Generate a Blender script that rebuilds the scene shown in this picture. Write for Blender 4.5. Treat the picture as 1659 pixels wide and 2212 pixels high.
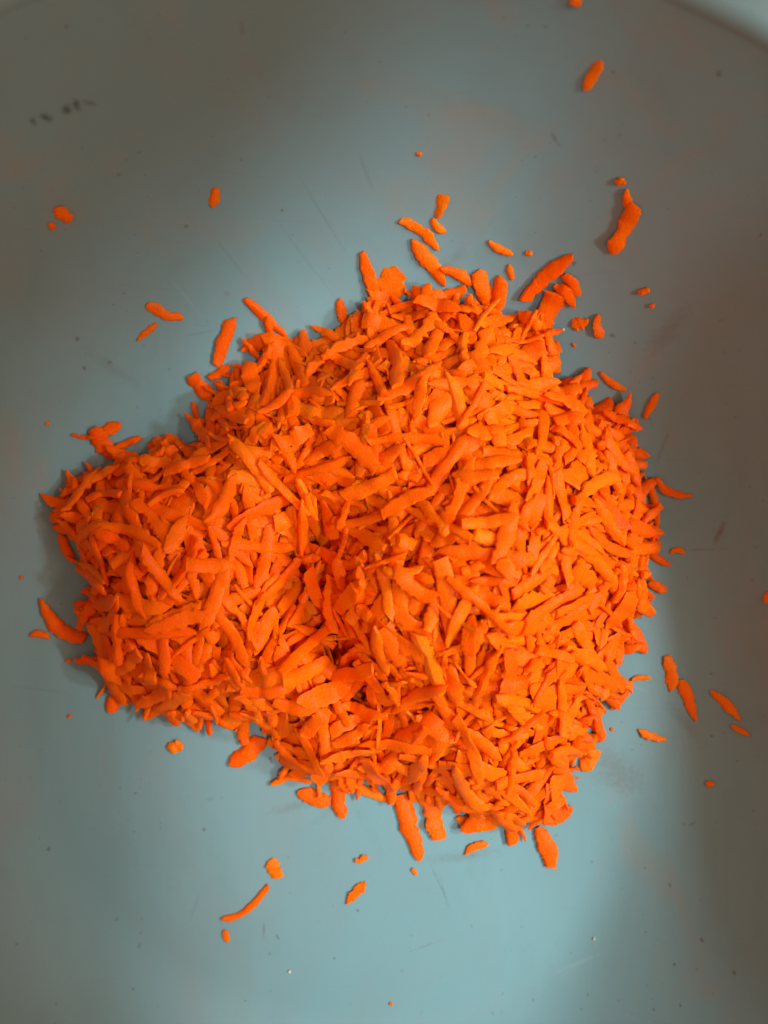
import bpy, math, random
import numpy as np
from mathutils import Vector, Matrix

for o in list(bpy.data.objects):
    bpy.data.objects.remove(o, do_unlink=True)
sc = bpy.context.scene
COL = sc.collection
rng = np.random.default_rng(11)
random.seed(11)

# ------------------------------------------------------------------ camera
K = 0.14e-3            # metres on the bowl floor per photo pixel (photo seen 1659 px wide)
D = 0.270              # camera height over the bowl floor
cam = bpy.data.cameras.new('camera')
cam.sensor_fit = 'VERTICAL'
cam.sensor_height = 36.0
cam.lens = 18.0 / (1106 * K / D)
cam.clip_start = 0.005
cam.clip_end = 20.0
cam.dof.use_dof = True
cam.dof.focus_distance = 0.248
cam.dof.aperture_fstop = 7.0
camo = bpy.data.objects.new('camera', cam)
camo.location = (0, 0, D)
COL.objects.link(camo)
sc.camera = camo

# ------------------------------------------------------------------ world: dim warm room light
w = bpy.data.worlds.new('World')
sc.world = w
w.use_nodes = True
bg = w.node_tree.nodes['Background']
bg.inputs['Color'].default_value = (1.0, 0.48, 0.34, 1)
bg.inputs['Strength'].default_value = 0.60

# ------------------------------------------------------------------ lamps: cool key light from the right, plus added spots
def aim(o, target):
    z = (o.location - Vector(target)).normalized()
    y = Vector((0, 1, 0)); y = (y - z * y.dot(z)).normalized()      # the lamp's own Y runs along the bowl's long side in view
    x = y.cross(z)
    o.rotation_euler = Matrix((x, y, z)).transposed().to_euler()
KEY = (0.78, 0.94, 1.0)
def spot(name, loc, target, watts, half_deg, blend, radius, sx=1.0, sy=1.0, color=KEY):
    d = bpy.data.lights.new(name, 'SPOT')
    d.energy = watts; d.color = color; d.shadow_soft_size = radius
    d.spot_size = math.radians(2 * half_deg); d.spot_blend = blend
    o = bpy.data.objects.new(name, d); o.location = loc
    COL.objects.link(o); aim(o, target); o.scale = (sx, sy, 1)
    return o
spot('key_or_added_spot', (0.640, -0.130, 0.585), (0.196, -0.036, 0.0), 14.8, 14.6, 0.05, 0.034)        # two from the right
spot('key_or_added_spot', (0.620, 0.130, 0.605), (0.196, -0.036, 0.0), 14.8, 14.6, 0.05, 0.034)
spot('key_or_added_spot', (0.24, -0.10, 0.850), (0.000, -0.150, 0.0), 15.0, 19.5, 0.26, 0.024, 0.200, 1.0)  # added steep spot: shapes the bright pool, softens the heap's shadows
spot('key_or_added_spot', (0.46, 0.38, 0.560), (0.112, 0.140, 0.085), 5.0, 5.2, 0.30, 0.030)                # added spot, only to brighten the far lip of the bowl
spot('key_or_added_spot', (0.56, 0.00, 0.640), (0.02, 0.0, 0.0), 5.5, 26.0, 0.30, 0.060, color=(1.0, 0.76, 0.60))   # added fill, wide, weak and warm, lifts the left wall

sc.view_settings.view_transform = 'Standard'
sc.view_settings.look = 'None'
sc.view_settings.exposure = 0.0
sc.view_settings.gamma = 1.0
sc.view_settings.use_curve_mapping = False
sc.render.engine = 'CYCLES'
sc.cycles.use_denoising = True
sc.cycles.max_bounces = 8
sc.cycles.diffuse_bounces = 5
sc.cycles.glossy_bounces = 3
sc.cycles.sample_clamp_indirect = 6.0

# ------------------------------------------------------------------ bowl geometry
BC = np.array([-0.007, -0.052])      # bowl axis
R0, RR, HR = 0.098, 0.171, 0.085     # flat floor radius, inner lip radius, lip height
def bowl_h(r):
    t = np.clip((np.asarray(r, float) - R0) / (RR - R0), 0, 1.0)
    return HR * t ** 2.0
def bowl_xy(x, y):
    return bowl_h(np.hypot(np.asarray(x) - BC[0], np.asarray(y) - BC[1]))
def W(u, v, z):
    s = K * (D - z) / D
    return (u - 829.5) * s, -(v - 1106) * s
def P(u, v):
    """photo pixel -> point of the bowl's inner surface"""
    lo, hi = 0.0, 0.2
    for _ in range(40):
        m = 0.5 * (lo + hi)
        x, y = W(u, v, m)
        if bowl_xy(x, y) > m: lo = m
        else: hi = m
    return W(u, v, lo) + (lo,)

# ------------------------------------------------------------------ materials
def mat(name):
    m = bpy.data.materials.new(name); m.use_nodes = True
    nt = m.node_tree
    return m, nt, nt.nodes['Principled BSDF']
def N(nt, kind, **kw):
    n = nt.nodes.new(kind)
    for k, v in kw.items():
        if k.startswith('i_'):
            key = k[2:]
            key = int(key) if key.isdigit() else key.replace('_', ' ')
            n.inputs[key].default_value = v
        else:
            setattr(n, k, v)
    return n

def make_carrot():
    m, nt, b = mat('raw_carrot'); L = nt.links
    at = N(nt, 'ShaderNodeAttribute', attribute_name='tint')
    tc = N(nt, 'ShaderNodeTexCoord')
    n1 = N(nt, 'ShaderNodeTexNoise', i_Scale=420.0, i_Detail=3.0)
    L.new(tc.outputs['Object'], n1.inputs['Vector'])
    ramp = N(nt, 'ShaderNodeValToRGB')
    e = ramp.color_ramp.elements
    e[0].position = 0.0; e[0].color = (0.90, 0.082, 0.001, 1)
    e[1].position = 1.0; e[1].color = (0.95, 0.195, 0.004, 1)
    k = ramp.color_ramp.elements.new(0.5); k.color = (0.95, 0.122, 0.001, 1)
    add = N(nt, 'ShaderNodeMath', operation='MULTIPLY_ADD'); add.inputs[1].default_value = 0.6
    L.new(n1.outputs['Fac'], add.inputs[0])
    sub = N(nt, 'ShaderNodeMath', operation='ADD'); sub.inputs[1].default_value = -0.30
    L.new(at.outputs['Fac'], sub.inputs[0]); L.new(sub.outputs[0], add.inputs[2])
    L.new(add.outputs[0], ramp.inputs['Fac'])
    L.new(ramp.outputs['Color'], b.inputs['Base Color'])
    b.inputs['Roughness'].default_value = 0.40
    b.inputs['Specular IOR Level'].default_value = 0.08
    b.inputs['Subsurface Weight'].default_value = 0.55
    b.inputs['Subsurface Radius'].default_value = (1.0, 0.35, 0.05)
    b.inputs['Subsurface Scale'].default_value = 0.0028
    n2 = N(nt, 'ShaderNodeTexNoise', i_Scale=1500.0, i_Detail=2.0)
    L.new(tc.outputs['Object'], n2.inputs['Vector'])
    bp = N(nt, 'ShaderNodeBump', i_Strength=0.55, i_Distance=0.0004)
    L.new(n2.outputs['Fac'], bp.inputs['Height'])
    L.new(bp.outputs['Normal'], b.inputs['Normal'])
    return m
CARROT = make_carrot()

# marks on the bowl wall: (u, v, half length px, half width px, angle deg in photo, strength, colour key)
MARKS = [
    (72, 262, 9, 6, 20, .75, 'ink'), (99, 253, 13, 6, 15, .95, 'ink'), (145, 236, 15, 6, 28, .95, 'ink'),
    (166, 227, 10, 7, 30, .95, 'ink'), (192, 223, 15, 4, 8, .60, 'ink'),
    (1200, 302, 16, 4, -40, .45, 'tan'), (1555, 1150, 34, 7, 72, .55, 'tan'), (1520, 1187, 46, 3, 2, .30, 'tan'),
    (570, 2010, 20, 3, 88, .5, 'tan'), (600, 2025, 8, 4, -60, .5, 'tan'), (455, 1725, 10, 5, 20, .35, 'grey'),
    (945, 1900, 50, 3, -65, .30, 'grey'), (960, 1930, 40, 3, -75, .25, 'grey'), (915, 2045, 40, 3, 20, .25, 'grey'),
    (660, 560, 130, 2.5, -48, .16, 'grey'), (500, 560, 60, 4, -50, .18, 'grey'), (430, 720, 36, 3, 12, .25, 'grey'),
    (790, 370, 34, 5, -60, .18, 'grey'), (250, 800, 70, 14, -35, .14, 'tan'), (230, 980, 60, 16, 30, .16, 'tan'),
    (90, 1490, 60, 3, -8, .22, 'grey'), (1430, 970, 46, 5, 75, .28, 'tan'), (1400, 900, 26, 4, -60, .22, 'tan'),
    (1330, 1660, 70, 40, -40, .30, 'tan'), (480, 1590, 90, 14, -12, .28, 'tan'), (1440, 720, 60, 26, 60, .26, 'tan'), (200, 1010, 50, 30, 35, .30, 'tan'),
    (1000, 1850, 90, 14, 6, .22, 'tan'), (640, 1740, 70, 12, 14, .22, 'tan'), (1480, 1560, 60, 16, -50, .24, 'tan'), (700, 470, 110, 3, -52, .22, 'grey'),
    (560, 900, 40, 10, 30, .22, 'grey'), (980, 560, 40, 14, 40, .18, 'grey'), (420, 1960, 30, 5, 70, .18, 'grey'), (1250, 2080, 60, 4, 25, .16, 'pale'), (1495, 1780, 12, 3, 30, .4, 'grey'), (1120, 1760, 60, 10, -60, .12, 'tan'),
    (548, 655, 9, 5, 10, .3, 'tan'), (490, 633, 7, 5, 0, .3, 'tan'), (523, 62, 6, 10, 0, .3, 'tan'),
    (870, 760, 40, 5, -10, .1, 'grey'), (1320, 1690, 50, 18, -20, .12, 'tan'), (700, 1760, 60, 10, 40, .10, 'grey'),
    (1340, 1320, 60, 4, -35, .14, 'pale'), (1360, 1480, 50, 3, -20, .16, 'pale'), (400, 640, 50, 4, -50, .12, 'pale'),
]
def make_bowl_mat():
    m, nt, b = mat('pale_teal_plastic'); L = nt.links
    tc = N(nt, 'ShaderNodeTexCoord')
    obj = tc.outputs['Object']
    base = N(nt, 'ShaderNodeTexNoise', i_Scale=22.0, i_Detail=4.0, i_Roughness=0.6)
    L.new(obj, base.inputs['Vector'])
    mx = N(nt, 'ShaderNodeMix', data_type='RGBA')
    mx.inputs['A'].default_value = (0.142, 0.292, 0.316, 1)
    mx.inputs['B'].default_value = (0.170, 0.330, 0.350, 1)
    L.new(base.outputs['Fac'], mx.inputs['Factor'])
    col = mx.outputs['Result']
    def over(fac, c, col):
        q = N(nt, 'ShaderNodeMix', data_type='RGBA')
        L.new(fac, q.inputs['Factor']); L.new(col, q.inputs['A']); q.inputs['B'].default_value = c
        return q.outputs['Result']
    # wiped-on film and dried juice, broad and faint
    for sc_, lo, hi, st, c in ((16.0, .46, .70, .45, (0.20, 0.24, 0.225, 1)), (38.0, .54, .72, .35, (0.13, 0.25, 0.255, 1)), (27.0, .56, .74, .40, (0.27, 0.235, 0.17, 1))):
        mp = N(nt, 'ShaderNodeMapping'); mp.inputs['Location'].default_value = (sc_, -sc_, 0); mp.inputs['Scale'].default_value = (1.0, .45, 1.0)
        mp.inputs['Rotation'].default_value = (0, 0, sc_)
        L.new(obj, mp.inputs['Vector'])
        nz = N(nt, 'ShaderNodeTexNoise', i_Scale=sc_, i_Detail=5.0, i_Roughness=0.65, i_Distortion=0.8); L.new(mp.outputs[0], nz.inputs['Vector'])
        mr = N(nt, 'ShaderNodeMapRange'); mr.inputs['From Min'].default_value = lo; mr.inputs['From Max'].default_value = hi; mr.inputs['To Max'].default_value = st
        L.new(nz.outputs['Fac'], mr.inputs['Value'])
        col = over(mr.outputs['Result'], c, col)
    wn_ = N(nt, 'ShaderNodeTexNoise', i_Scale=900.0, i_Detail=1.0); L.new(obj, wn_.inputs['Vector'])
    wob = N(nt, 'ShaderNodeVectorMath', operation='MULTIPLY_ADD'); wob.inputs[1].default_value = (.0012, .0012, .0012)
    L.new(wn_.outputs['Color'], wob.inputs[0]); L.new(obj, wob.inputs[2])
    # grime specks at three sizes
    for sc_, thr, st, c in ((150.0, 0.11, 0.65, (0.10, 0.10, 0.09, 1)), (62.0, 0.050, 0.55, (0.12, 0.085, 0.06, 1)), (330.0, 0.16, 0.40, (0.11, 0.11, 0.10, 1))):
        v = N(nt, 'ShaderNodeTexVoronoi', i_Scale=sc_); L.new(wob.outputs[0], v.inputs['Vector'])
        wn = N(nt, 'ShaderNodeSeparateColor'); L.new(v.outputs['Color'], wn.inputs['Color'])
        p = N(nt, 'ShaderNodeMath', operation='POWER'); p.inputs[1].default_value = 3.0
        L.new(wn.outputs['Red'], p.inputs[0])
        rad = N(nt, 'ShaderNodeMath', operation='MULTIPLY'); rad.inputs[1].default_value = thr
        L.new(p.outputs[0], rad.inputs[0])
        d = N(nt, 'ShaderNodeMath', operation='DIVIDE'); L.new(v.outputs['Distance'], d.inputs[0]); L.new(rad.outputs[0], d.inputs[1])
        mr = N(nt, 'ShaderNodeMapRange'); mr.inputs['From Min'].default_value = 1.3; mr.inputs['From Max'].default_value = 0.5
        mr.inputs['To Max'].default_value = st
        L.new(d.outputs[0], mr.inputs['Value'])
        col = over(mr.outputs['Result'], c, col)
    # faint scratches: stretched noise
    for rot, seed in ((0.9, 3.0), (-0.5, 8.0)):
        mp = N(nt, 'ShaderNodeMapping'); mp.inputs['Rotation'].default_value = (0, 0, rot)
        mp.inputs['Scale'].default_value = (18, 700, 18); mp.inputs['Location'].default_value = (seed, seed, 0)
        L.new(obj, mp.inputs['Vector'])
        nz = N(nt, 'ShaderNodeTexNoise', i_Scale=1.0, i_Detail=2.0); L.new(mp.outputs[0], nz.inputs['Vector'])
        mr = N(nt, 'ShaderNodeMapRange'); mr.inputs['From Min'].default_value = 0.68; mr.inputs['From Max'].default_value = 0.80
        mr.inputs['To Max'].default_value = 0.13
        L.new(nz.outputs['Fac'], mr.inputs['Value'])
        col = over(mr.outputs['Result'], (0.15, 0.16, 0.15, 1), col)
    ragged = N(nt, 'ShaderNodeTexNoise', i_Scale=700.0, i_Detail=3.0); L.new(obj, ragged.inputs['Vector'])
    cols = {'ink': (0.012, 0.02, 0.025, 1), 'tan': (0.12, 0.07, 0.035, 1), 'grey': (0.09, 0.10, 0.095, 1), 'pale': (0.42, 0.46, 0.46, 1)}
    for (u, v, a, c, ang, st, key) in MARKS:
        x, y, z = P(u, v)
        s = K * (D - z) / D
        mp = N(nt, 'ShaderNodeMapping', vector_type='TEXTURE')
        mp.inputs['Location'].default_value = (x, y, z)
        mp.inputs['Rotation'].default_value = (0, 0, math.radians(ang))
        mp.inputs['Scale'].default_value = (a * s * 0.95, c * s * 0.95, 0.02)
        L.new(obj, mp.inputs['Vector'])
        ln = N(nt, 'ShaderNodeVectorMath', operation='LENGTH'); L.new(mp.outputs[0], ln.inputs[0])
        ad = N(nt, 'ShaderNodeMath', operation='MULTIPLY_ADD'); ad.inputs[1].default_value = 1.6
        L.new(ragged.outputs['Fac'], ad.inputs[0]); 
        ad2 = N(nt, 'ShaderNodeMath', operation='ADD'); ad2.inputs[1].default_value = -0.8
        L.new(ln.outputs['Value'], ad2.inputs[0]); L.new(ad2.outputs[0], ad.inputs[2])
        mr = N(nt, 'ShaderNodeMapRange', interpolation_type='SMOOTHSTEP')
        mr.inputs['From Min'].default_value = 1.35; mr.inputs['From Max'].default_value = 0.0
        mr.inputs['To Max'].default_value = st * (0.95 if key == 'grey' else (0.68 if key == 'ink' else 1.0))
        L.new(ad.outputs[0], mr.inputs['Value'])
        col = over(mr.outputs['Result'], cols[key], col)
    L.new(col, b.inputs['Base Color'])
    b.inputs['Roughness'].default_value = 0.5
    b.inputs['Specular IOR Level'].default_value = 0.25
    nf = N(nt, 'ShaderNodeTexNoise', i_Scale=900.0, i_Detail=2.0); L.new(obj, nf.inputs['Vector'])
    bp = N(nt, 'ShaderNodeBump', i_Strength=0.10, i_Distance=0.0003); L.new(nf.outputs['Fac'], bp.inputs['Height'])
    L.new(bp.outputs['Normal'], b.inputs['Normal'])
    return m

def plain(name, c, rough=0.6, scale=300.0, var=0.12):
    m, nt, b = mat(name); L = nt.links
    tc = N(nt, 'ShaderNodeTexCoord')
    nz = N(nt, 'ShaderNodeTexNoise', i_Scale=scale, i_Detail=3.0); L.new(tc.outputs['Object'], nz.inputs['Vector'])
    q = N(nt, 'ShaderNodeMix', data_type='RGBA')
    q.inputs['A'].default_value = tuple(k * (1 - var) for k in c) + (1,)
    q.inputs['B'].default_value = tuple(min(1, k * (1 + var)) for k in c) + (1,)
    L.new(nz.outputs['Fac'], q.inputs['Factor']); L.new(q.outputs['Result'], b.inputs['Base Color'])
    b.inputs['Roughness'].default_value = rough
    return m

# ------------------------------------------------------------------ objects helpers
def link_mesh(name, V, F, material, origin=(0, 0, 0), tint=None, smooth=True, parent=None):
    me = bpy.data.meshes.new(name)
    o3 = np.asarray(origin, float)
    me.from_pydata((np.asarray(V) - o3).tolist(), [], F)
    me.materials.append(material)
    if tint is not None:
        a = me.attributes.new('tint', 'FLOAT', 'POINT')
        a.data.foreach_set('value', np.asarray(tint, dtype=np.float32))
    if smooth:
        me.polygons.foreach_set('use_smooth', [True] * len(me.polygons))
    me.update()
    if tint is not None: me.set_sharp_from_angle(angle=math.radians(32))
    o = bpy.data.objects.new(name, me)
    o.location = o3
    if parent is not None:
        o.parent = parent
        o.location = o3 - np.array(parent.location)
    COL.objects.link(o)
    return o
def tag(o, label, cat, group=None, kind=None):
    o['label'] = label
    if cat: o['category'] = cat
    if group: o['group'] = group
    if kind: o['kind'] = kind
    return o

def lathe(profile, seg=192):
    V, F = [], []
    n = len(profile)
    for i in range(seg):
        a = 2 * math.pi * i / seg
        for r, z in profile:
            V.append((BC[0] + r * math.cos(a), BC[1] + r * math.sin(a), z))
    for i in range(seg):
        j = (i + 1) % seg
        for k in range(n - 1):
            F.append((i * n + k, j * n + k, j * n + k + 1, i * n + k + 1))
    return V, F

# ------------------------------------------------------------------ countertop and bowl
top = plain('countertop_laminate', (0.45, 0.44, 0.40), 0.45, 60.0)
zt = -0.0052
V = [(-.9, -.9, zt), (.9, -.9, zt), (.9, .9, zt), (-.9, .9, zt), (-.9, -.9, zt - .03), (.9, -.9, zt - .03), (.9, .9, zt - .03), (-.9, .9, zt - .03)]
F = [(0, 1, 2, 3), (7, 6, 5, 4), (0, 4, 5, 1), (1, 5, 6, 2), (2, 6, 7, 3), (3, 7, 4, 0)]
ct = link_mesh('countertop', V, F, top, smooth=False)
tag(ct, 'flat pale kitchen counter under the mixing bowl', None, kind='structure')

BOWL = make_bowl_mat()
bowl = bpy.data.objects.new('mixing_bowl', None)
bowl.location = (0, 0, 0)
COL.objects.link(bowl)
tag(bowl, 'large pale teal plastic bowl with scuffs holding the grated carrot', 'bowl')
prof = [(0.0005, 0.0)] + [(r, 0.0) for r in np.linspace(0.01, R0, 10)]
prof += [(r, float(bowl_h(r))) for r in np.linspace(R0, RR, 40)[1:]]
vin, fin = lathe(prof)
inner = link_mesh('basin', vin, fin, BOWL, parent=bowl)
# rolled rim: rises out of the wall, rounds over, a wide lip that slopes gently down and out
rim = [(RR - 0.0002, HR - 0.0006)]
for a in np.linspace(170, 70, 12):
    rim.append((RR + 0.0034 + 0.0034 * math.cos(math.radians(a)), HR + 0.0018 * 0 + 0.0034 * math.sin(math.radians(a))))
rx, rz = rim[-1]
for t in np.linspace(0, 1, 8)[1:]:
    rim.append((rx + 0.020 * t, rz - 0.0022 * t - 0.002 * t * t))
rx, rz = rim[-1]
for a in np.linspace(75, -60, 8)[1:]:
    rim.append((rx - 0.0006 + 0.0025 * math.cos(math.radians(a)), rz - 0.0024 + 0.0025 * math.sin(math.radians(a))))
rim += [(rx - 0.006, rz - 0.006), (RR + 0.003, HR - 0.006)]
vr, fr = lathe(rim)
link_mesh('rim', vr, fr, BOWL, parent=bowl)
outer = [(RR + 0.003, HR - 0.0065)]
for r in np.linspace(RR + 0.002, R0, 24)[1:]:
    outer.append((r, float(bowl_h(max(R0, r - 0.003))) - 0.004))
outer += [(R0 - .004, -0.005), (0.0005, -0.005)]
vo, fo = lathe(outer, 96)
link_mesh('outer_shell', vo, fo, BOWL, parent=bowl)

# ------------------------------------------------------------------ height grid for settling the shreds
GX0, GX1, GY0, GY1, GS = -0.150, 0.150, -0.200, 0.200, 0.0004
nx, ny = int((GX1 - GX0) / GS), int((GY1 - GY0) / GS)
gx = GX0 + (np.arange(nx) + .5) * GS
gy = GY0 + (np.arange(ny) + .5) * GS
XX, YY = np.meshgrid(gx, gy)
H = bowl_xy(XX, YY)
ID = -np.ones_like(H, dtype=np.int32)

OUT = [(165,1040),(250,985),(330,960),(420,940),(450,870),(480,815),(560,765),(640,755),(740,700),(860,670),(960,650),
       (1060,665),(1140,705),(1185,770),(1200,815),(1260,855),(1330,905),(1365,960),(1392,1030),(1405,1110),(1412,1200),
       (1410,1310),(1350,1345),(1365,1400),(1335,1430),(1335,1490),(1285,1540),(1265,1620),(1220,1690),(1190,1770),(1110,1795),
       (980,1750),(900,1720),(850,1700),(740,1680),(640,1690),(595,1655),(600,1595),(530,1580),(440,1570),(350,1550),
       (290,1505),(205,1490),(195,1390),(185,1280),(165,1200),(140,1140),(145,1080)]
poly = np.array([W(u, v, 0.004) for u, v in OUT])
def poly_dist(px, py):
    """signed distance (positive inside) to the outline of the heap"""
    d = np.full(px.shape, 1e9); ins = np.zeros(px.shape, bool)
    n = len(poly)
    for i in range(n):
        x0, y0 = poly[i]; x1, y1 = poly[(i + 1) % n]
        dx, dy = x1 - x0, y1 - y0
        t = np.clip(((px - x0) * dx + (py - y0) * dy) / (dx * dx + dy * dy), 0, 1)
        d = np.minimum(d, np.hypot(px - x0 - t * dx, py - y0 - t * dy))
        c = ((y0 > py) != (y1 > py)) & (px < (x1 - x0) * (py - y0) / (y1 - y0 + 1e-15) + x0)
        ins ^= c
    return np.where(ins, d, -d)
PD = poly_dist(XX, YY)
LOBES = [  # photo centre, radii px, top height m
    (960, 950, 420, 340, 0.030), (1070, 1250, 370, 430, 0.043), (930, 1310, 270, 310, 0.039), (380, 1270, 320, 310, 0.023),
    (560, 1020, 260, 220, 0.022), (600, 1480, 290, 190, 0.024), (930, 1600, 360, 160, 0.024), (1020, 1700, 260, 120, 0.013)]
T = np.zeros_like(H)
for (u, v, ru, rv, h) in LOBES:
    cx, cy = W(u, v, h * .8); s = K * (D - h * .6) / D
    q = np.clip(1 - ((XX - cx) / (ru * s)) ** 2 - ((YY - cy) / (rv * s)) ** 2, 0, 1)
    T = np.maximum(T, h * q ** 0.75)
# the furrow between the left lobe and the main mound
for (u0, v0, u1, v1, wd, dp) in ((610, 1040, 675, 1250, 38, .009), (675, 1250, 750, 1490, 42, .014)):
    ax, ay = W(u0, v0, .015); bx_, by_ = W(u1, v1, .015)
    t = np.clip(((XX - ax) * (bx_ - ax) + (YY - ay) * (by_ - ay)) / ((bx_ - ax) ** 2 + (by_ - ay) ** 2), 0, 1)
    dd = np.hypot(XX - ax - t * (bx_ - ax), YY - ay - t * (by_ - ay))
    T -= dp * np.exp(-(dd / (wd * K)) ** 2)
LUMP = np.zeros_like(T)
for _ in range(60):
    cx, cy = rng.uniform(-.11, .1), rng.uniform(-.11, .08)
    LUMP += rng.normal(0, .0017) * np.exp(-(((XX - cx) / .010) ** 2 + ((YY - cy) / .010) ** 2))
T += LUMP
T = np.minimum(np.maximum(T, 0.004), 0.0022 + 0.95 * np.clip(PD, 0, 1)) * (PD > 0)
TZ = np.where(PD > 0, T + H * 0.9, H)
CORE = np.where(PD > 0.008, np.maximum(TZ - 0.013, H), H)
H0 = H.copy()
H = np.maximum(H, CORE)

def gidx(x, y):
    return (np.clip(((y - GY0) / GS).astype(int), 0, ny - 1), np.clip(((x - GX0) / GS).astype(int), 0, nx - 1))

RINGS, SEC = 19, 10
# knife-cut cross section: flat underside, sharp side edges, faceted top
SECX = np.array([1.0, 0.80, 0.38, -0.30, -0.78, -1.0, -0.86, -0.35, 0.35, 0.86])
SECZ = np.array([0.02, 0.40, 0.62, 0.60, 0.36, -0.02, -0.30, -0.38, -0.38, -0.30])
US = np.linspace(0, 1, RINGS)

class Shred:
    __slots__ = ('V', 'tint', 'c', 'size', 'L', 'Wd', 'vis', 'meta', 'bend', 'ends')
SHREDS = []

def noise1(n, k, amp):
    """smooth random profile with about k bumps"""
    c = rng.normal(0, 1, k + 2)
    return np.interp(np.linspace(0, 1, n), np.linspace(0, 1, k + 2), c) * amp

def settle(sx, sy, width, thick, p0=2.2, p1=2.2, rough=0.10, dig=0.0, quant=78, tilt_max=0.7, slope_max=1.3, drape=0.55,
           lift0=0.0, lift1=0.0, tint=None, channel=0.0, twist=None, q=None, meta=None, crumble=0.0):
    """lay a shred with the plan-view spine (sx, sy) on the height grid and stamp it in"""
    n = RINGS
    L = np.hypot(np.diff(sx), np.diff(sy)).sum()
    tx, ty = np.gradient(sx), np.gradient(sy)
    tl = np.hypot(tx, ty) + 1e-12
    tx, ty = tx / tl, ty / tl
    px_, py_ = -ty, tx
    e = np.abs(2 * US - 1)
    pw = np.where(US < .5, p0, p1)
    prof = np.clip(1 - e ** pw, 0, 1) ** 0.55
    prof = np.maximum(prof, 0.10 + 0.72 * np.clip((pw - 2.4) / 4, 0, 1))
    jit = rough * 1.0 * min(1.0, (L / n) / .0009)
    half_l = width * .5 * prof * (1 + noise1(n, int(np.clip(L / .0022, 2, 9)), rough) + rng.normal(0, jit, n))
    half_r = width * .5 * prof * (1 + noise1(n, int(np.clip(L / .0022, 2, 9)), rough) + rng.normal(0, jit, n))
    if crumble > 0:
        half_l *= np.clip(1 - crumble * np.abs(noise1(n, int(np.clip(L / .0016, 2, 9)), 1.0)), .3, 1.2)
        half_r *= np.clip(1 - crumble * np.abs(noise1(n, int(np.clip(L / .0016, 2, 9)), 1.0)), .3, 1.2)
    ww = np.array([-.8, 0, .8])
    X = sx[:, None] + px_[:, None] * ww[None] * (half_l + half_r)[:, None] * .5
    Y = sy[:, None] + py_[:, None] * ww[None] * (half_l + half_r)[:, None] * .5
    iy, ix = gidx(X, Y)
    h = H[iy, ix]
    s = (US - .5) * L
    A = np.stack([np.ones(n * 3), np.repeat(s, 3), np.tile(ww * width * .5, n)], 1)
    co, *_ = np.linalg.lstsq(A, h.ravel(), rcond=None)
    b = float(np.clip(co[1], -slope_max, slope_max)); c = float(np.clip(co[2], -tilt_max, tilt_max))
    plane = b * s[:, None] + c * (ww * width * .5)[None]
    res = h - plane
    base = np.percentile(res, quant)
    zc = b * s + base
    # droop into hollows and ride over bumps a little
    mid = res.max(1) - base
    ker = np.array([1, 2, 3, 2, 1]) / 9.0
    mid = np.convolve(np.pad(mid, 2, mode='edge'), ker, 'valid')
    mid = np.clip(mid, -0.004, 0.003)
    zc = zc + drape * mid - dig
    zc = zc + lift0 * (1 - US) ** 2 + lift1 * US ** 2
    # rings
    tw = (noise1(n, 2, 0.22) + rng.normal(0, .12)) if twist is None else US * twist
    dz = np.gradient(zc) / (np.hypot(np.gradient(sx), np.gradient(sy)) + 1e-12)
    tang = np.stack([tx, ty, dz], 1); tang /= np.linalg.norm(tang, axis=1)[:, None]
    side = np.stack([px_, py_, np.full(n, c)], 1)
    side -= tang * (side * tang).sum(1)[:, None]
    side /= np.linalg.norm(side, axis=1)[:, None]
    nor = np.cross(tang, side)
    nor *= np.sign(nor[:, 2])[:, None]
    sd = side * np.cos(tw)[:, None] + nor * np.sin(tw)[:, None]
    nr = -side * np.sin(tw)[:, None] + nor * np.cos(tw)[:, None]
    th = thick * (0.55 + 0.45 * prof) * (1 + noise1(n, int(np.clip(L / .003, 2, 6)), .12))
    cax, saz = SECX, SECZ
    off_x = np.where(cax[None] >= 0, half_r[:, None], half_l[:, None]) * cax[None]
    off_z = saz[None] * th[:, None]
    off_z = off_z + channel * (off_x ** 2) / max(width, 1e-5)
    off_z = off_z + rng.normal(0, thick * .035 * min(1, L / .010), off_z.shape)
    ctr = np.stack([sx, sy, zc + thick * .38], 1)
    V = ctr[:, None, :] + sd[:, None, :] * off_x[..., None] + nr[:, None, :] * off_z[..., None]
    sh0, sh1 = rng.normal(0, .5, 2) * min(1.0, L / (4 * width))
    wend = np.clip(1 - US * 4, 0, 1) * sh0 + np.clip(1 - (1 - US) * 4, 0, 1) * sh1
    V = V + tang[:, None, :] * (off_x * wend[:, None])[..., None]
    V = V.reshape(-1, 3)
    tip0 = V[:SEC].mean(0) - tang[0] * width * .02
    tip1 = V[-SEC:].mean(0) + tang[-1] * width * .02
    V = np.vstack([V, tip0[None], tip1[None]])
    o = Shred()
    o.V = V; o.tint = float(np.clip(rng.normal(.5, .12), 0, 1)) if tint is None else tint
    o.c = np.array([sx[n // 2], sy[n // 2], zc[n // 2]]); o.size = L * width; o.L = L; o.Wd = width; o.vis = 0; o.meta = meta
    o.bend = abs(math.atan2(ty[-1], tx[-1]) - math.atan2(ty[0], tx[0])) % (2 * math.pi); o.ends = min(p0, p1)
    SHREDS.append(o)
    # stamp the top surface
    us = np.linspace(0, 1, max(8, int(L / GS * 1.6)))
    wsn = np.linspace(-.92, .92, max(5, int(width / GS * 1.6)))
    fx = np.interp(us, US, sx); fy = np.interp(us, US, sy); fz = np.interp(us, US, zc)
    fpx = np.interp(us, US, px_); fpy = np.interp(us, US, py_)
    hw = np.interp(us, US, (half_l + half_r) * .5); ft = np.interp(us, US, th)
    X = fx[:, None] + fpx[:, None] * wsn[None] * hw[:, None]
    Y = fy[:, None] + fpy[:, None] * wsn[None] * hw[:, None]
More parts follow.
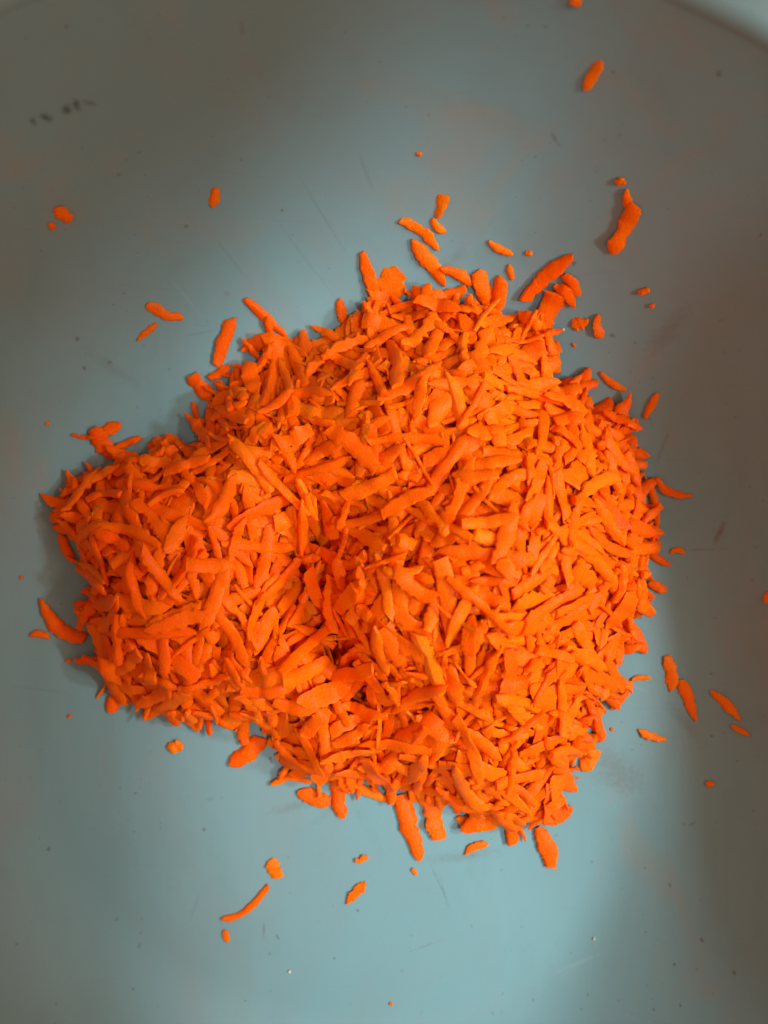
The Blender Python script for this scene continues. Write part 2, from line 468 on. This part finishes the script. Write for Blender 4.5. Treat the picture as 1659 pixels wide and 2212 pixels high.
    Z = fz[:, None] + c * wsn[None] * hw[:, None] + ft[:, None] * (.38 + .62 * np.sqrt(np.clip(1 - wsn[None] ** 2, 0, 1)))
    iy, ix = gidx(X.ravel(), Y.ravel())
    z = Z.ravel()
    up = z > H[iy, ix]
    iy, ix, z = iy[up], ix[up], z[up]
    np.maximum.at(H, (iy, ix), z)
    ID[iy, ix] = len(SHREDS) - 1
    return o

def random_spine(cx, cy, L, ang, bend, slope=0.0):
    s = (US - .5) * L
    a = ang + bend * (US - .5) + rng.normal(0, .05)
    ds = L / (RINGS - 1)
    x = np.concatenate([[0], np.cumsum(np.cos(a[:-1]) * ds)]); y = np.concatenate([[0], np.cumsum(np.sin(a[:-1]) * ds)])
    return cx + x - x.mean(), cy + y - y.mean()

def deposit(limit, target, count_max):
    """rain shreds on the places where the heap is still lowest"""
    inside = np.argwhere(PD > limit)
    done = 0; miss = 0
    while done < count_max and miss < 60:
        cand = inside[rng.integers(0, len(inside), 26)]
        de = target[cand[:, 0], cand[:, 1]] - H[cand[:, 0], cand[:, 1]]
        k = int(np.argmax(de + rng.normal(0, .0015, 26)))
        if de[k] < 0.0004:
            miss += 1; continue
        miss = 0
        iy, ix = cand[k]
        x, y = gx[ix], gy[iy]
        kind = rng.random()
        if kind < .66:     # regular shred
            L = rng.uniform(.010, .023); wd = rng.uniform(.0026, .0046); th = rng.uniform(.0009, .0015)
        elif kind < .76:   # broad flake
            L = rng.uniform(.010, .019); wd = rng.uniform(.0044, .0062); th = rng.uniform(.0008, .0012)
        elif kind < .95:   # thread
            L = rng.uniform(.008, .018); wd = rng.uniform(.0008, .0020); th = rng.uniform(.0006, .0011)
        else:              # crumb
            L = rng.uniform(.003, .007); wd = rng.uniform(.0022, .0040); th = rng.uniform(.0010, .0018)
        edge = PD[iy, ix]
        if edge < .010: L = min(L, .017)
        gyy, gxx = 0, 0
        ang = rng.uniform(0, 2 * np.pi)
        j = 12
        sl = np.hypot(T[min(iy + j, ny - 1), ix] - T[iy - j, ix], T[iy, min(ix + j, nx - 1)] - T[iy, ix - j]) / (2 * j * GS)
        sx, sy = random_spine(x, y, L / math.sqrt(1 + .5 * min(sl, 1.2) ** 2), ang, rng.normal(0, .45))
        sharp = rng.random() < .40
        settle(sx, sy, wd, th, p0=rng.uniform(1.4, 2.4) if sharp else rng.uniform(5, 18), p1=rng.uniform(1.6, 2.6) if rng.random() < .3 else rng.uniform(4, 16),
               rough=rng.uniform(.05, .14), quant=rng.uniform(68, 90), channel=rng.normal(0, .35),
               crumble=0.35 if rng.random() < .18 else 0.0,
               lift0=abs(rng.normal(0, .0012)) if rng.random() < .3 else 0, lift1=abs(rng.normal(0, .0012)) if rng.random() < .3 else 0)
        done += 1
    return done

def from_photo(pts, wpx, thick=None, shift_iter=5):
    """spine drawn in the photo -> plan-view spine on whatever lies there now"""
    pts = np.array(pts, float)
    if len(pts) == 1 or np.allclose(pts[0], pts[-1]): raise ValueError
    d = np.concatenate([[0], np.cumsum(np.hypot(*np.diff(pts, axis=0).T))])
    # smooth interpolation through the drawn points
    t = US * d[-1]
    if len(pts) > 2:
        cu = np.polyfit(d, pts[:, 0], min(len(pts) - 1, 3)); cv = np.polyfit(d, pts[:, 1], min(len(pts) - 1, 3))
        u, v = np.polyval(cu, t), np.polyval(cv, t)
    else:
        u, v = np.interp(t, d, pts[:, 0]), np.interp(t, d, pts[:, 1])
    nn = np.hypot(pts[-1][0] - pts[0][0], pts[-1][1] - pts[0][1])
    z = np.zeros_like(u)
    for _ in range(6):
        x, y = W(u, v, z)
        iy, ix = gidx(x, y)
        z = .5 * z + .5 * H[iy, ix]
        z = np.polyval(np.polyfit(US, z, 2), US)
    x, y = W(u, v, z)
    return x, y, wpx * K * (D - float(z.mean())) / D

# ------------------------------------------------------------------ shreds drawn from the photo
G_EDGE = 'carrot shreds sticking out of the edge of the heap'
G_LOOSE = 'loose carrot bits scattered on the bowl'
# (points, width px, thickness mm, end shape 0, end shape 1, label)
EDGE = [
    ([(783,545),(800,605),(830,690)], 27, 1.8, 5, 3, 'long narrow shred poking up from the heap beside a broad torn flake'),
    ([(868,592),(838,630),(800,675)], 64, 1.4, 9, 6, 'broad flat flake with a torn edge tucked behind a long narrow shred'),
    ([(890,520),(925,565),(962,615)], 30, 1.6, 2.4, 4, 'curved pointed shred trailing off the heap edge facing the rim'),
    ([(950,582),(985,592),(1018,618)], 22, 1.5, 2, 5, 'short pointed shred resting across the tail of a curved shred'),
    ([(1028,588),(1045,625),(1052,668)], 36, 1.3, 5, 1.8, 'leaf shaped flake standing at the heap edge facing the rim'),
    ([(1083,600),(1072,672)], 28, 1.7, 4, 5, 'stubby blunt shred beside a leaf shaped flake facing the rim'),
    ([(1236,558),(1185,592),(1135,650)], 30, 1.8, 4, 6, 'long round ended shred leaning out of the heap towards the rim'),
    ([(1216,596),(1232,612),(1246,640)], 24, 1.4, 5, 5, 'short bent shred hooked over the tip of a long round shred'),
    ([(1196,618),(1222,640),(1240,668)], 20, 1.2, 4, 1.5, 'sharp pointed splinter lying under a short bent shred'),
    ([(1200,640),(1175,690),(1145,745)], 46, 1.7, 8, 8, 'wide rectangular shred slanting down beside the heap edge'),
    ([(530,646),(570,684),(622,728)], 20, 1.5, 5, 2, 'long thin shred with a side spur reaching out of the heap'),
    ([(578,684),(584,732)], 16, 1.2, 3, 5, 'tiny spur shred under a long thin reaching shred'),
    ([(498,690),(486,735),(468,790)], 26, 1.6, 7, 7, 'straight flat shred with a forked end lying clear of the heap'),
    ([(496,794),(454,818)], 20, 1.5, 8, 8, 'short blocky shred just below a straight forked shred'),
    ([(522,760),(570,742),(632,752)], 34, 1.6, 1.6, 5, 'smooth pointed slab jutting from the heap below a thin reaching shred'),
    ([(414,812),(432,835),(458,862)], 33, 1.8, 8, 5, 'thick square ended shred leaning on the shoulder above the smaller lobe'),
    ([(418,868),(424,895),(438,925)], 12, 1.1, 4, 2, 'thin curled thread hanging between the tall mound and the smaller lobe'),
    ([(262,914),(228,932),(200,948)], 30, 1.5, 3, 4, 'ragged antler shaped flake on the rim side of the smaller lobe'),
    ([(205,925),(222,955),(248,990)], 40, 1.5, 6, 4, 'broad torn shred below a ragged antler shaped flake'),
    ([(155,938),(180,944),(206,946)], 10, 1.0, 5, 4, 'hair thin thread projecting from a ragged antler shaped flake'),
    ([(306,944),(276,958),(240,972)], 17, 1.4, 4, 3, 'slim shred crossing behind a broad torn shred'),
    ([(166,1032),(164,1065),(172,1108)], 36, 1.8, 9, 8, 'wide stubby shred standing on the tip of the smaller lobe'),
    ([(126,1115),(150,1100),(190,1120)], 22, 1.5, 4, 5, 'small folded shred under a wide stubby one on the smaller lobe'),
    ([(128,1150),(142,1180),(160,1215)], 20, 1.4, 2, 4, 'small claw shaped shred on the outer flank of the smaller lobe'),
    ([(90,1293),(118,1345),(186,1378)], 30, 1.7, 1.7, 6, 'tapering curved shred off the smaller lobe beside a tiny forked bit'),
    ([(66,1374),(86,1368),(108,1378)], 15, 1.2, 3, 3, 'tiny forked bit lying at the tip of a tapering curved shred'),
    ([(1270,795),(1258,825),(1236,858)], 26, 1.6, 1.8, 6, 'upright pointed shred on the tall mound near a slim loose sliver'),
    ([(1205,832),(1245,822)], 22, 1.5, 4, 4, 'small blunt shred behind an upright pointed one on the tall mound'),
    ([(1340,896),(1285,912)], 24, 1.5, 6, 5, 'short straight shred sticking out below a rounded flake'),
    ([(1322,864),(1305,880),(1285,906)], 32, 1.3, 5, 4, 'rounded flake jutting from the tall mound towards the brown wall'),
    ([(1372,968),(1345,955),(1318,975)], 40, 1.4, 4, 4, 'crumbly wide flake on the tall mound edge below a short straight shred'),
    ([(1392,1030),(1414,1085),(1416,1150)], 15, 1.2, 3, 2, 'thin bowed thread arching off the tall mound towards the brown wall'),
    ([(1448,1222),(1425,1210),(1398,1188)], 18, 1.4, 1.5, 5, 'small thorn shaped shred on the tall mound facing the brown wall'),
    ([(1438,1278),(1400,1258)], 20, 1.5, 4, 5, 'little peg shaped shred under a thorn shaped one'),
    ([(1394,1412),(1355,1365),(1290,1318)], 40, 1.8, 2, 6, 'large smooth pointed shred slanting off the tall mound near two loose spikes'),
    ([(497,1652),(528,1630),(566,1592)], 38, 1.8, 3, 6, 'plump leaf shaped shred lying between the smaller lobe and the heap foot'),
    ([(736,1764),(732,1730),(722,1685)], 28, 1.6, 5, 6, 'blunt translucent shred hanging from the heap foot over a flat brownish flake'),
    ([(644,1708),(675,1722),(714,1730)], 30, 1.3, 4, 6, 'flat brownish flake behind a blunt translucent shred'),
    ([(906,1858),(888,1790),(862,1715)], 34, 1.8, 3, 6, 'long tapered shred dangling from the foot of the heap onto bright floor'),
    ([(948,1812),(938,1765),(925,1710)], 42, 1.6, 6, 4, 'wide ragged shred beside the long tapered dangling one'),
    ([(1190,1872),(1182,1835),(1160,1785)], 32, 1.8, 6, 4, 'thick knobbly shred reaching farthest out of the heap foot'),
    ([(1236,1742),(1205,1755),(1165,1768)], 34, 1.4, 1.8, 4, 'fin shaped flake at the foot of the heap crossed by a strip'),
    ([(1246,1708),(1222,1692),(1195,1690)], 24, 1.4, 1.6, 4, 'small hooked shred above a fin shaped flake at the heap foot'),
    ([(1108,1816),(1106,1775),(1100,1700)], 32, 1.8, 7, 5, 'straight round ended shred standing out of the heap foot beside a wedge'),
    ([(1180,1690),(1190,1735),(1200,1772)], 15, 1.2, 4, 3, 'narrow pale strip crossing over a fin shaped flake'),
    ([(1282,1585),(1308,1586)], 28, 2.0, 2.4, 2.4, 'round bead of carrot at the heap edge above a pitted flake'),
    ([(1290,1618),(1275,1640),(1255,1660)], 34, 1.4, 4, 4, 'pitted flake just below a round bead of carrot'),
    ([(1360,1470),(1345,1500),(1318,1528)], 24, 1.5, 4, 4, 'crumbled cluster piece on the heap edge beside a winged scrap'),
    ([(852,1735),(790,1706),(715,1690)], 17, 1.4, 3, 4, 'long narrow strip bowing along the foot of the heap'),
    ([(236,1536),(252,1512),(285,1485)], 32, 1.6, 4, 5, 'oval shred at the corner of the smaller lobe facing the foot'),
    ([(985,1768),(1040,1778),(1090,1760)], 34, 1.5, 1.8, 5, 'flat wedge lying along the foot of the heap'),
    ([(735,645),(738,675),(748,700)], 22, 1.4, 2, 5, 'small upright spike beside a thick straight stick on the heap edge'),
    ([(640,730),(662,780)], 26, 1.3, 5, 2, 'thin triangular chip hanging over the slope beside a thick stick'),
    ([(655,770),(720,740),(800,695)], 40, 2.0, 7, 7, 'thick straight stick lying along the heap slope facing the rim'),
    ([(865,670),(935,650),(1005,625)], 40, 1.5, 5, 4, 'broad jagged flake fanned across the heap edge facing the rim'),
]
LOOSE = [
    ([(1230,-8),(1252,14)], 30, 1.5, 3, 3, 'carrot flake high on the bowl wall under the rim', 'flake'),
    ([(1298,136),(1280,165),(1260,200)], 30, 1.4, 4, 2, 'lone angular flake stuck on the shaded bowl wall', 'flake'),
    ([(1326,394),(1349,396)], 20, 1.4, 2.5, 2.5, 'round crumb above a big curved peel', 'crumb'),
    ([(1350,412),(1356,440),(1372,468)], 24, 1.2, 2, 5, 'narrow scrap touching the top of a big curved peel', 'scrap'),
    ([(1374,446),(1348,490),(1326,550)], 44, 1.5, 5, 4, 'big dark orange curved peel on the shaded wall', 'peel'),
    ([(1378,634),(1402,626)], 20, 1.3, 3, 3, 'small square crumb below a big curved peel', 'crumb'),
    ([(1402,660),(1414,662)], 10, 1.0, 3, 3, 'speck of carrot just below a small square crumb', 'crumb'),
    ([(1234,706),(1270,690)], 32, 1.5, 3, 2.4, 'oval chip beside a ragged triangular scrap', 'chip'),
    ([(1292,680),(1290,702),(1298,730)], 28, 1.2, 1.6, 5, 'ragged triangular scrap beside an oval chip', 'scrap'),
    ([(1236,742),(1243,750)], 7, .8, 3, 3, 'tiny fleck below an oval chip', 'crumb'),
    ([(1297,806),(1322,828),(1354,844)], 17, 1.3, 4, 1.8, 'slim pointed sliver beside an upright pointed shred', 'sliver'),
    ([(1420,850),(1408,872),(1392,905)], 19, 1.2, 5, 2.5, 'dull narrow sliver standing apart near the brown shaded wall', 'sliver'),
    ([(1416,1034),(1445,1062),(1497,1070)], 20, 1.2, 3, 1.7, 'bent dry looking sliver with a long pointed tail', 'sliver'),
    ([(1447,1195),(1462,1188),(1478,1198)], 14, 1.1, 3, 2, 'little bird shaped scrap next to thorn shaped shred', 'scrap'),
    ([(1440,1416),(1448,1450),(1448,1494)], 29, 1.6, 6, 2, 'upright shred with a pointed foot casting a soft shadow', 'shred'),
    ([(1470,1468),(1486,1508),(1503,1558)], 26, 1.6, 6, 1.5, 'tapering spike touching an upright shred', 'shred'),
    ([(1533,1492),(1568,1520),(1598,1556)], 24, 1.4, 2, 1.8, 'slanting leaf shaped sliver at the edge of the shade', 'sliver'),
    ([(1578,1567),(1597,1576),(1618,1588)], 12, 1.1, 3, 2, 'thin splinter below a slanting leaf shaped sliver', 'splinter'),
    ([(1378,1576),(1408,1590),(1441,1597)], 18, 1.5, 3, 1.7, 'thick little wedge lying flat beside a round bead of carrot', 'wedge'),
    ([(1364,1470),(1385,1463),(1406,1466)], 13, 1.2, 2.5, 2.5, 'small winged scrap beside a crumbled cluster piece', 'scrap'),
    ([(1524,1690),(1542,1694)], 15, 1.4, 3, 3, 'bright crumb alone on the dim floor past a thick wedge', 'crumb'),
    ([(1648,1286),(1675,1296)], 30, 1.6, 3, 3, 'round bit high on the brown shaded wall', 'chip'),
    ([(1055,522),(1082,540),(1108,552)], 20, 1.4, 3, 2, 'fish shaped sliver past the heap edge facing the rim', 'sliver'),
    ([(1135,545),(1149,551)], 13, 1.2, 3, 3, 'round crumb beside a fish shaped sliver', 'crumb'),
    ([(1099,572),(1102,588),(1107,606)], 14, 1.2, 2.5, 2.5, 'small teardrop sliver below a fish shaped one', 'sliver'),
    ([(958,422),(952,445),(944,468)], 32, 1.4, 8, 5, 'square topped chip standing above a curled scrap', 'chip'),
    ([(936,472),(944,492),(964,502)], 22, 1.3, 3, 2, 'curled scrap touching a square topped chip', 'scrap'),
    ([(864,478),(900,492),(948,544)], 26, 1.5, 5, 2.2, 'club shaped shred lying above the curved pointed shred', 'shred'),
    ([(900,332),(911,336)], 10, 1.0, 3, 3, 'lone speck high above the heap on grey plastic', 'crumb'),
    ([(467,408),(464,428),(460,450)], 26, 1.3, 4, 2, 'single teardrop chip alone on the lit floor towards the ink marks', 'chip'),
    ([(122,452),(138,464),(158,478)], 36, 1.4, 4, 4, 'rounded chip on the shaded wall near the ink marks', 'chip'),
    ([(108,483),(118,497)], 17, 1.1, 3, 4, 'small notched crumb beside a rounded chip', 'crumb'),
    ([(320,656),(358,680),(398,688)], 30, 1.4, 4, 2, 'frilly edged scrap near a pointed sliver on grey floor', 'scrap'),
    ([(340,700),(322,714),(298,738)], 19, 1.3, 4, 1.6, 'pointed sliver below a frilly edged scrap', 'sliver'),
    ([(99,914),(108,918)], 9, .9, 3, 3, 'orange fleck off the rim side of the smaller lobe', 'crumb'),
    ([(42,1246),(50,1250)], 7, .8, 3, 3, 'brown fleck in the shade off the smaller lobe tip', 'crumb'),
    ([(142,1430),(155,1424)], 10, .9, 3, 3, 'fleck under the tapering curved shred', 'crumb'),
    ([(362,1614),(396,1608)], 30, 1.8, 3, 3, 'plump pebble shaped chip below the smaller lobe on bright floor', 'chip'),
    ([(582,1858),(592,1876),(604,1896)], 34, 1.3, 5, 4, 'heart shaped flake above a long wavy strand', 'flake'),
    ([(580,1912),(548,1952),(520,1974),(480,1984)], 17, 1.5, 6, 5, 'long wavy strand on the bright floor under a heart shaped flake', 'strand'),
    ([(486,2008),(492,2034)], 14, 1.2, 4, 4, 'small bean shaped bit below a long wavy strand', 'crumb'),
    ([(767,1861),(795,1850)], 18, 1.4, 5, 5, 'short oblong bit above a knotted scrap', 'chip'),
    ([(790,1908),(768,1928),(748,1952)], 22, 1.4, 5, 2.5, 'knotted scrap with a frayed foot beneath a short oblong bit', 'scrap'),
    ([(891,1874),(899,1890)], 11, 1.1, 3, 3, 'tiny seed like bit under the long dangling shred', 'crumb'),
    ([(1004,1846),(1026,1828),(1055,1822)], 20, 1.5, 1.6, 3, 'half moon sliver between the long dangling and knobbly shreds', 'sliver'),
    ([(840,2167),(849,2169)], 8, .8, 3, 3, 'reddish fleck alone on bright floor far from the heap foot', 'crumb'),
    ([(146,1549),(155,1545)], 8, .8, 3, 3, 'fleck in the shade off the corner of the smaller lobe', 'crumb'),
    ([(1318,1574),(1326,1576)], 8, .8, 3, 3, 'speck between a round bead and a thick wedge', 'crumb'),
]
PALE = [(626, 2098, 7, 'white grain of salt like crumb on the bright floor'), (1283, 2027, 6, 'pale glassy grain on the dimmer floor past the heap foot'),
        (1217, 712, 6, 'pale grain beside an oval carrot chip')]

n1 = deposit(0.0012, TZ - 0.0035, 1700)
for (pts, wpx, th, p0, p1, lab) in EDGE:
    x, y, wd = from_photo(pts, wpx)
    settle(x, y, wd * 1.12, th * .9e-3, p0=p0, p1=p1, rough=.10, quant=90, drape=.7, channel=rng.normal(0, .2),
           meta=(lab, 'carrot shred', G_EDGE, 'carrot_shred'), crumble=.25 if 'ragged' in lab or 'torn' in lab or 'crumb' in lab or 'jagged' in lab else 0)
# ragged fringe: shreds slid down to the foot of the heap
band = np.argwhere((PD > -.0012) & (PD < .004))
for k in rng.integers(0, len(band), 170):
    iy, ix = band[k]
    gxp = PD[iy, min(ix + 6, nx - 1)] - PD[iy, ix - 6]; gyp = PD[min(iy + 6, ny - 1), ix] - PD[iy - 6, ix]
    ang = math.atan2(gyp, gxp) + rng.normal(0, .7)
    L_ = rng.uniform(.007, .017); wd_ = rng.uniform(.0014, .0046)
    sx_, sy_ = random_spine(gx[ix] + math.cos(ang) * L_ * .12, gy[iy] + math.sin(ang) * L_ * .12, L_, ang, rng.normal(0, .5))
    settle(sx_, sy_, wd_, rng.uniform(.0008, .0014), p0=rng.choice([1.6, 2.2, 6, 12]), p1=rng.choice([2, 5, 10]), rough=.14, quant=80,
           drape=.6, crumble=.35 if rng.random() < .35 else 0, lift0=abs(rng.normal(0, .001)))
n2 = deposit(0.0030, TZ, 1700)
for (pts, wpx, th, p0, p1, lab, cat) in LOOSE:
    x, y, wd = from_photo(pts, wpx)
    settle(x, y, wd, th * .62e-3, p0=p0, p1=p1, rough=.13, quant=70, drape=.8, tilt_max=1.2, channel=rng.normal(0, .2), tint=float(rng.uniform(.55, .95)),
           meta=(lab, 'carrot ' + cat, G_LOOSE, 'carrot_' + cat), crumble=.3 if 'ragged' in lab or 'frilly' in lab or 'knotted' in lab else (.16 if wd > .002 else 0))
print('shreds deposited', n1, n2, len(SHREDS))

# faces shared by every shred
FACES = []
for i in range(RINGS - 1):
    for j in range(SEC):
        k = (j + 1) % SEC
        FACES.append((i * SEC + j, i * SEC + k, (i + 1) * SEC + k, (i + 1) * SEC + j))
a0 = RINGS * SEC
for j in range(SEC):
    k = (j + 1) % SEC
    FACES.append((a0, k, j)); FACES.append((a0 + 1, (RINGS - 1) * SEC + j, (RINGS - 1) * SEC + k))

ids, cnt = np.unique(ID[ID >= 0], return_counts=True)
for i, c in zip(ids, cnt): SHREDS[i].vis = int(c)
pile = [s for s in SHREDS if s.meta is None]
pile.sort(key=lambda s: -s.vis)
N_SINGLE = 300 - len(EDGE) - len(LOOSE)
single, rest = pile[:N_SINGLE], pile[N_SINGLE:]

def where(s):
    f = D / (D - s.c[2]) / K
    u, v = 829.5 + s.c[0] * f, 1106 - s.c[1] * f
    t = np.clip((v - 1040) / 450, 0, 1); fu = 610 + 140 * t
    if 1040 < v < 1500 and abs(u - fu) < 55: return 'in the furrow between the two mounds'
    if v > 1570 and u > 560: return 'on the low foot of the heap'
    if u < fu: return 'on the smaller lobe of the heap' if v > 1000 or u < 480 else 'on the saddle above the smaller lobe'
    if np.hypot(u - 1040, v - 1260) < 190: return 'on the crown of the tall mound'
    if v < 930: return 'on the tall mound slope facing the rim'
    if u > 1150: return 'on the tall mound flank facing the brown wall'
    return 'on the tall mound brow above the furrow'
for s in single:
    b_ = min(s.bend, 2 * math.pi - s.bend)
    form = 'curved' if b_ > .42 else 'straight'
    end = 'pointed' if s.ends < 2.6 else 'blunt'
    tone = 'deep orange ' if s.tint < .3 else ('pale orange ' if s.tint > .7 else '')
    if s.Wd > .0050: size, nm = 'broad', 'carrot_flake'
    elif s.L / s.Wd > 4.6: size, nm = 'slender', 'carrot_shred'
    else: size, nm = 'stocky', 'carrot_shred'
    noun = nm.replace('_', ' ')
    o = link_mesh(nm, s.V, FACES, CARROT, origin=s.c, tint=[s.tint] * len(s.V))
    tag(o, f'{tone}{size} {form} {end} {noun} {where(s)}', noun, f'{size} carrot pieces on the heap')
for s in SHREDS:
    if s.meta is None: continue
    lab, cat, g, nm = s.meta
    o = link_mesh(nm, s.V, FACES, CARROT, origin=s.c, tint=[s.tint] * len(s.V))
    tag(o, lab, cat, g)

# everything deeper in the heap, past what can be told apart
nv = len(SHREDS[0].V)
VV = np.vstack([s.V for s in rest])
FF = []
for i in range(len(rest)):
    FF += [tuple(q + i * nv for q in f) for f in FACES]
TT = np.repeat([s.tint for s in rest], nv)
st = 5
cz = CORE[::st, ::st] - 0.0004; cin = (PD > 0.008)[::st, ::st]
cxx, cyy = XX[::st, ::st], YY[::st, ::st]
idx = -np.ones(cz.shape, int); base = len(VV)
sel = np.argwhere(cin)
for k, (i, j) in enumerate(sel): idx[i, j] = base + k
VV = np.vstack([VV, np.stack([cxx[cin], cyy[cin], cz[cin]], 1)])
TT = np.concatenate([TT, np.full(len(sel), .25)])
for i, j in sel:
    if i + 1 < cz.shape[0] and j + 1 < cz.shape[1]:
        q = (idx[i, j], idx[i, j + 1], idx[i + 1, j + 1], idx[i + 1, j])
        if min(q) >= 0: FF.append(tuple(int(t) for t in q))
heap = link_mesh('grated_carrot', VV, FF, CARROT, tint=TT)
tag(heap, 'mass of small grated carrot filling the heap in the bowl', 'grated carrot', kind='stuff')

# ------------------------------------------------------------------ pale grains
GRAIN = plain('pale_grain', (0.62, 0.60, 0.50), 0.6)
import bmesh
for (u, v, d, lab) in PALE:
    x, y, z = P(u, v)
    bm = bmesh.new()
    bmesh.ops.create_icosphere(bm, subdivisions=2, radius=d * .5 * K)
    for vt in bm.verts:
        vt.co *= 1 + random.uniform(-.22, .22); vt.co.z *= .7
    me = bpy.data.meshes.new('grain'); bm.to_mesh(me); bm.free()
    me.materials.append(GRAIN)
    o = bpy.data.objects.new('grain', me); o.location = (x, y, z + d * .33 * K)
    COL.objects.link(o); tag(o, lab, 'grain', 'pale grains on the bowl floor')
